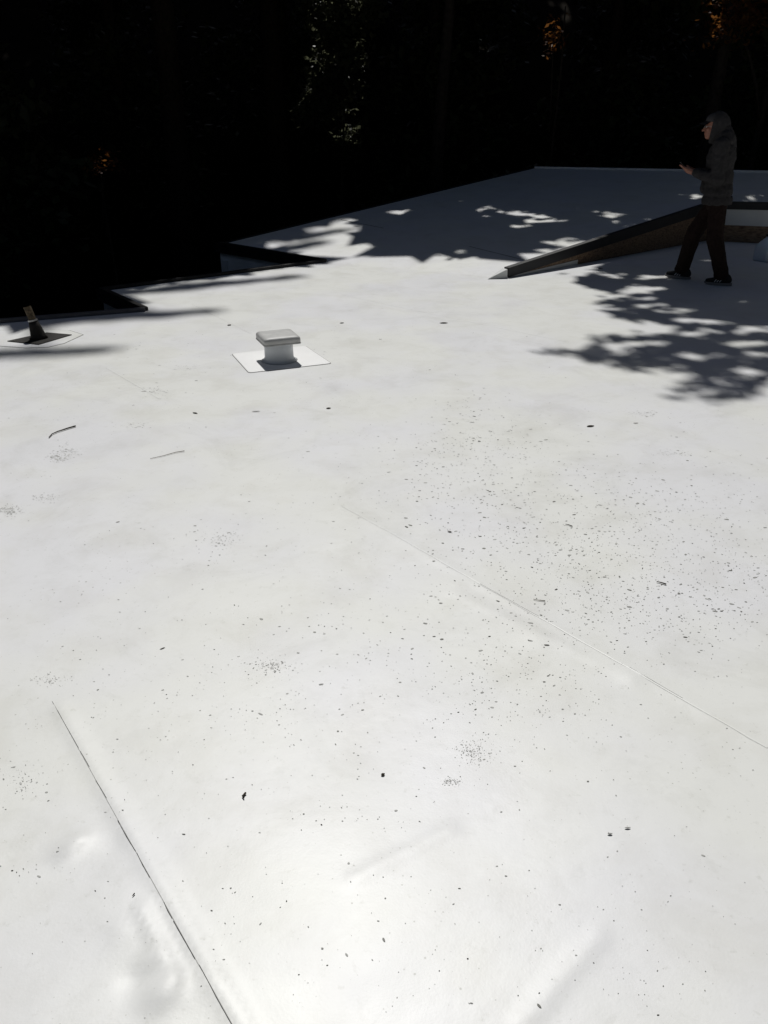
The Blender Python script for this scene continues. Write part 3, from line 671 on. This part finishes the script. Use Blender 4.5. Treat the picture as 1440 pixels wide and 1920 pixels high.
# patches of foliage that the sun reaches through the canopy: centre, radii (vertical window across the sun's path)
WIN = [(-1.05, 21.5, 2.9, .95, 2.3), (-1.75, 21.5, 1.55, .45, .8), (-5.6, 17.0, .8, .5, .5), (3.45, 18.5, 3.2, .3, .55), (7.1, 19, 3.5, .8, .4), (2.54, 22.0, 2.1, .3, .3)]
def keep_mask(P, finger=False):
    hit, Hh, px, py = shade_at(P); hx, hy = Hh[:, 0], Hh[:, 1]
    jx = (vnoise(hx, hy, 3.1, 1) - .5) * 60 + (vnoise(hx, hy, 12, 2) - .5) * 50; jy = (vnoise(hx, hy, 4.3, 3) - .5) * 12 + (vnoise(hx, hy, 15, 4) - .5) * 10
    qx, qy = px + jx + RNG.normal(size=len(P)) * 10, py + jy + RNG.normal(size=len(P)) * 2.6
    hxj = (vnoise(hx, hy, 6, 11) - .5) * 50; hyj = (vnoise(hx, hy, 8, 12) - .5) * 9 + (vnoise(hx, hy, 16, 13) - .5) * 6
    sh = inpoly(qx, qy, SH_A) | inpoly(qx, qy, SH_B)
    for gx_, gy_, rx, ry in GAPS:
        sh &= (((px + hxj + RNG.normal(size=len(P)) * 7 - gx_) / (rx + 6)) ** 2 + ((py + hyj - gy_) / (ry + 2.2)) ** 2) > 1
    sh &= (vnoise(hx, hy, 5.5, 7) + .5 * vnoise(hx, hy, 13, 8)) < np.where(px > 1240, 1.25, 1.2)
    band = np.exp(-(((px - 930) / 330) ** 2 + ((py - 415) / 42) ** 2)); band2 = np.exp(-(((px - 1250) / 190) ** 2 + ((py - 560) / 90) ** 2))
    sh &= (.55 * vnoise(hx, hy, 10.5, 21) + .45 * vnoise(hx, hy, 5.2, 22)) < (.90 - .50 * band - .24 * band2) + RNG.normal(size=len(P)) * .02
    k = (~hit) | sh
    if finger:
        f = np.zeros(len(P), bool)
        for a, b, w0, w1 in FING:
            ax, ay, bx, by = *a, *b; tt = np.clip(((px - ax) * (bx - ax) + (py - ay) * (by - ay)) / ((bx - ax) ** 2 + (by - ay) ** 2), -0.0, 1.0)
            dx = px - (ax + tt * (bx - ax)); dy = py - (ay + tt * (by - ay)); f |= (np.abs(dy + jy * .25) < (w0 + (w1 - w0) * tt) * .8) & (np.abs(dx) < 12)
        k |= (f & hit)
    s = np.array(S)
    for cx, cyy, cz, rx, rz in WIN:
        t = (P[:, 1] - cyy) / s[1]; Q = P - s * t[:, None]
        k &= ~((t > .5) & ((((Q[:, 0] - cx) / rx) ** 2 + ((Q[:, 2] - cz) / rz) ** 2) < 1 + .7 * (vnoise(Q[:, 0], Q[:, 2], 4, 5) - .5)))
    return k
def leaves(P, size, asp=.5, up=.5):
    n = len(P); N = RNG.normal(size=(n, 3)); N[:, 2] = np.abs(N[:, 2]) + up; N /= np.linalg.norm(N, axis=1)[:, None]
    T = RNG.normal(size=(n, 3)); T -= (T * N).sum(1)[:, None] * N; T /= np.linalg.norm(T, axis=1)[:, None]; Bv = np.cross(N, T)
    sz = (size * (.6 + .8 * RNG.random(n)))[:, None]
    V = np.stack([P - T * sz, P + Bv * sz * asp - T * sz * .1, P + T * sz, P - Bv * sz * asp - T * sz * .1], 1).reshape(-1, 3)
    return V, np.arange(4 * n).reshape(n, 4)
def blob_points(c, r, n, clump=.5, nclump=None):
    nclump = nclump or max(12, n // 60); U = RNG.normal(size=(nclump, 3)); U /= np.linalg.norm(U, axis=1)[:, None]; U *= (RNG.random(nclump) ** .45)[:, None]
    Cc = np.array(c) + U * np.array(r); i = RNG.integers(0, nclump, n); return Cc[i] + RNG.normal(size=(n, 3)) * clump * np.array([1, 1, .55])
def tree(name, label, cat, base, h, blobs, leafmat='leaf', group='trees around the building', trunk_r=.22, finger=False, filt=True, limbs=True):
    """blobs: (centre, radii, number of leaves, leaf size, clump)"""
    bx, by = base; bz = gz(bx, by) - .2; root = empty(name, (bx, by, bz)); tag(root, label, cat, group)
    o0 = np.array([bx, by, bz]); Vs, Fs, n0 = [], [], 0
    for c, r, n, sz, cl in blobs:
        P = blob_points(c, r, n, cl)
        if filt: P = P[keep_mask(P, finger)]
        if len(P) == 0: continue
        V, Fq = leaves(P, sz, asp=.48); Vs.append(V - o0); Fs.append(Fq + n0); n0 += len(V)
    if Vs: mesh_obj('crown', np_mesh('crown', np.concatenate(Vs), np.concatenate(Fs)), M[leafmat], root)
    bm = bmesh.new(); k = 9; top_ = Vector((random.uniform(-.5, .5), random.uniform(-.4, .4), h)); pts = []
    for i in range(k):
        t_ = i / (k - 1); pts.append(top_ * t_ + Vector((noise.noise(Vector((bx, t_ * 2, 1))) * .35 * t_, noise.noise(Vector((by, t_ * 2, 5))) * .35 * t_, 0)))
    add_tube(bm, pts, [trunk_r * (1.35 if i == 0 else 1) * (1 - .72 * i / (k - 1)) for i in range(k)], 10)
    if limbs:
        for c, r, n, sz, cl in blobs:
            e = Vector(c) - Vector(o0); tt = min(.92, max(.35, (e.z / h) * .72)); s0 = top_ * tt
            m_ = s0.lerp(e, .5) + Vector((0, 0, .12 * (e - s0).length)); rr = trunk_r * .42
            add_tube(bm, [s0, s0.lerp(m_, .5) + Vector((0, 0, .1)), m_, m_.lerp(e, .6), e], [rr, rr * .85, rr * .65, rr * .45, rr * .2], 7)
    bm_obj('trunk', bm, M['bark'], root, True); return root

def canopy_for(px0, px1, py0, py1, z, up=False, pad=.4):
    f = atu if up else at; ps = [f(x, y) for x in (px0, px1) for y in (py0, py1)]
    ps = [p + S * ((z - p.z) / S.z) for p in ps]; xs_ = [p.x for p in ps]; ys_ = [p.y for p in ps]
    return ((min(xs_) + max(xs_)) / 2, (min(ys_) + max(ys_)) / 2, z), ((max(xs_) - min(xs_)) / 2 + pad, (max(ys_) - min(ys_)) / 2 + pad, .8)
TG = 'shade trees beyond the roof'
# overhanging leafy trees whose crowns shade the far roof and the person
cA1, rA1 = canopy_for(640, 1010, 310, 485, 8.2, True); cA2, rA2 = canopy_for(960, 1460, 300, 470, 8.6, True)
cB1, rB1 = canopy_for(980, 1300, 470, 720, 11.5); cB2, rB2 = canopy_for(1230, 1560, 450, 775, 12.5)
print('canopy', cA1, rA1, cA2, rA2, cB1, rB1, cB2, rB2)
tree('shade_tree', 'leafy tree beyond the far roof corner, its crown hanging over the roof', 'tree', (1.2, 19.5), 10.5, [(cA1, rA1, 26000, .06, .3), (cA1, rA1, 4000, .10, .4), ((1, 20, 9), (3.2, 3, 1.6), 6000, .2, .5)], group=TG)
tree('shade_tree', 'leafy tree behind the far roof edge, straight beyond the person', 'tree', (7.2, 19.2), 11, [(cA2, rA2, 30000, .065, .3), (cA2, rA2, 6000, .11, .4), ((7.5, 20, 9), (3.6, 3, 1.6), 7000, .2, .5)], group=TG)
tree('shade_tree', 'leafy tree at the right side reaching over the person and the jug', 'tree', (12.2, 15.5), 14.5, [(cB1, rB1, 20000, .07, .3), (cB2, rB2, 34000, .07, .3), (cB2, rB2, 4000, .12, .35), ((10, 14.5, 8.5), (3, 2.6, 1.5), 6000, .18, .5)], group=TG)
# tall trees to the left whose highest boughs draw soft finger shadows along the edges
fb = []
for a, b, w0, w1 in FING:
    f = atu if a[1] < 480 else at; mpt = f((a[0] + b[0]) / 2, (a[1] + b[1]) / 2); e0 = f(*a); e1_ = f(*b); zc = 27; c = mpt + S * ((zc - mpt.z) / S.z)
    fb.append((tuple(c), (abs(e1_.x - e0.x) / 2 + .4, abs(e1_.y - e0.y) / 2 + .5, .9), 5200, .09, .2))
tree('tall_tree', 'tall tree far left whose high boughs throw thin soft shadows on the roof edge', 'tree', (-5.5, 22.5), 29, fb[:3] + [((-6.5, 21, 15), (3.8, 3.4, 3.5), 15000, .24, .6)], trunk_r=.35, finger=True, group=TG)
tree('tall_tree', 'tall tree left of the lit foliage with boughs above the notched roof edge', 'tree', (-3.2, 26.0), 30, fb[3:] + [((-3.5, 25, 15), (3.6, 3.2, 3.6), 15000, .24, .6)], trunk_r=.33, finger=True, group=TG)
# the tree that catches a bit of sun
tree('sunlit_tree', 'slender olive green tree catching a little sun at the top centre of the background', 'tree', (-1.0, 21.9), 7.5,
     [((-1.05, 21.6, 3.7), (.85, .18, 1.3), 3000, .09, .17), ((-1.2, 21.4, 2.3), (.55, .2, .6), 1500, .085, .15), ((-1.75, 21.4, 1.85), (.45, .2, .35), 950, .085, .13), ((-.85, 21.6, 1.2), (.3, .3, .6), 260, .07, .15)], 'leaf_lit', group=None, trunk_r=.06, filt=False)
tree('orange_shrub', 'low shrub with a few orange leaves on the left of the dark background', 'shrub', (-5.6, 17.0), 4.2, [((-5.6, 17, .8), (.38, .2, .4), 150, .05, .12)], 'leaf_rust', group=None, trunk_r=.05, filt=False)
tree('orange_sapling', 'thin sapling with orange brown leaves right of centre near the top', 'tree', (3.5, 18.8), 7.0, [((3.45, 18.5, 3.2), (.15, .2, .45), 150, .05, .10)], 'leaf_rust', group=None, trunk_r=.05, filt=False)
tree('rusty_tree', 'reddish brown leaved branches at the top right corner of the background', 'tree', (8.2, 19.2), 8, [((7.2, 19, 3.6), (.9, .3, .5), 900, .06, .2)], 'leaf_rust', group=None, trunk_r=.12, filt=False)
# the dark wood behind : each tree its own crown; low foliage in view, roofed over by high crowns
places = [(-19, 19), (-14, 20), (-9.5, 18.8), (-13, 26), (-8, 26.5), (-17, 31), (-10, 33), (-3.5, 31), (1.5, 27), (3.0, 34), (7, 27), (11.5, 25.5), (9, 34), (16, 22), (15.5, 30), (20, 27), (-1.5, 38), (-23, 25), (-7.5, 14.5), (-12, 14), (14.5, 17.5), (21, 18)]
desc = ['far left of the picture', 'left of the tall finger shadow tree', 'near the left roof notch', 'left, second row', 'behind the orange shrub', 'far left, third row', 'left, third row', 'behind the sunlit tree', 'behind the far roof corner', 'third row behind the far corner', 'behind the middle of the far roof edge', 'right of the orange sapling', 'third row behind the person', 'right, beside the rusty leaves', 'right, second row', 'far right, second row', 'deepest in the middle', 'outermost on the left', 'closest to the left roof edge', 'left of the pipe, close to the roof', 'right of the person beyond the roof', 'outermost on the right']
for (x, y), ds in zip(places, desc):
    hh = random.uniform(11, 14); rr = random.uniform(3.6, 4.4); z0 = gz(x, y)
    close = y < 16
    hz = z0 + hh * .72 if not close else 7.5
    bl = [((x, y, hz), (rr, rr, 2.1), 11000, .21, .6), ((x, y + 1.0, hz + 2), (rr * .8, rr * .8, 1.6), 4500, .23, .6)]
    if y > 16: bl.append(((x, y, max(z0 + 2.2, .6)), (rr * .62, 1.6, 3.2), 4200, .16, .4))
    tree('dark_tree', 'dark shaded tree in the wood, ' + ds, 'tree', (x, y), hh + 2, bl, group='dark trees of the wood behind the roof')

# ------------------------------------------------------------ unseen leaf mass added to block sun and sky (high roof and ring)
P = np.stack([RNG.uniform(-34, 30, 60000), RNG.uniform(15, 58, 60000), np.zeros(60000)], 1)
P[:, 2] = -3.2 + np.maximum(0, P[:, 1] - 24) * .62 + 13.5 + RNG.random(len(P)) * 2.5 + 1.5 * np.sin(P[:, 0] * .7) * np.sin(P[:, 1] * .6)
P2 = np.stack([RNG.uniform(-30, -3.5, 7000), RNG.uniform(9, 17, 7000), RNG.uniform(8.5, 11, 7000)], 1)
P = np.concatenate([P, P2]); P = P[keep_mask(P)]
V1, F1 = leaves(P, .48, asp=.6, up=1.2)
n_r = 16000; a = RNG.uniform(0, 2 * math.pi, n_r); rad = RNG.uniform(17, 24, n_r); P = np.stack([rad * np.cos(a), rad * np.sin(a) + 3, RNG.uniform(-3, 1, n_r) + 25 * RNG.random(n_r) ** .8], 1)
P = P[(P[:, 1] < 16) | (np.abs(P[:, 0]) > 26)]; P = P[~((P[:, 0] < -5) & (P[:, 1] < 9) & (P[:, 2] > 9.0))]; P = P[keep_mask(P)]  # added ring is cut lower at the left rear to admit sky light
V2, F2_ = leaves(P, .8, asp=.6)
fo = mesh_obj('light_blocking_leaves', np_mesh('light_blocking_leaves', np.concatenate([V1, V2]), np.concatenate([F1, F2_ + len(V1)])), M['leaf']); tag(fo, 'unseen leaf mass over the wood and round the house, added to block sun and sky', 'wood', kind='stuff')
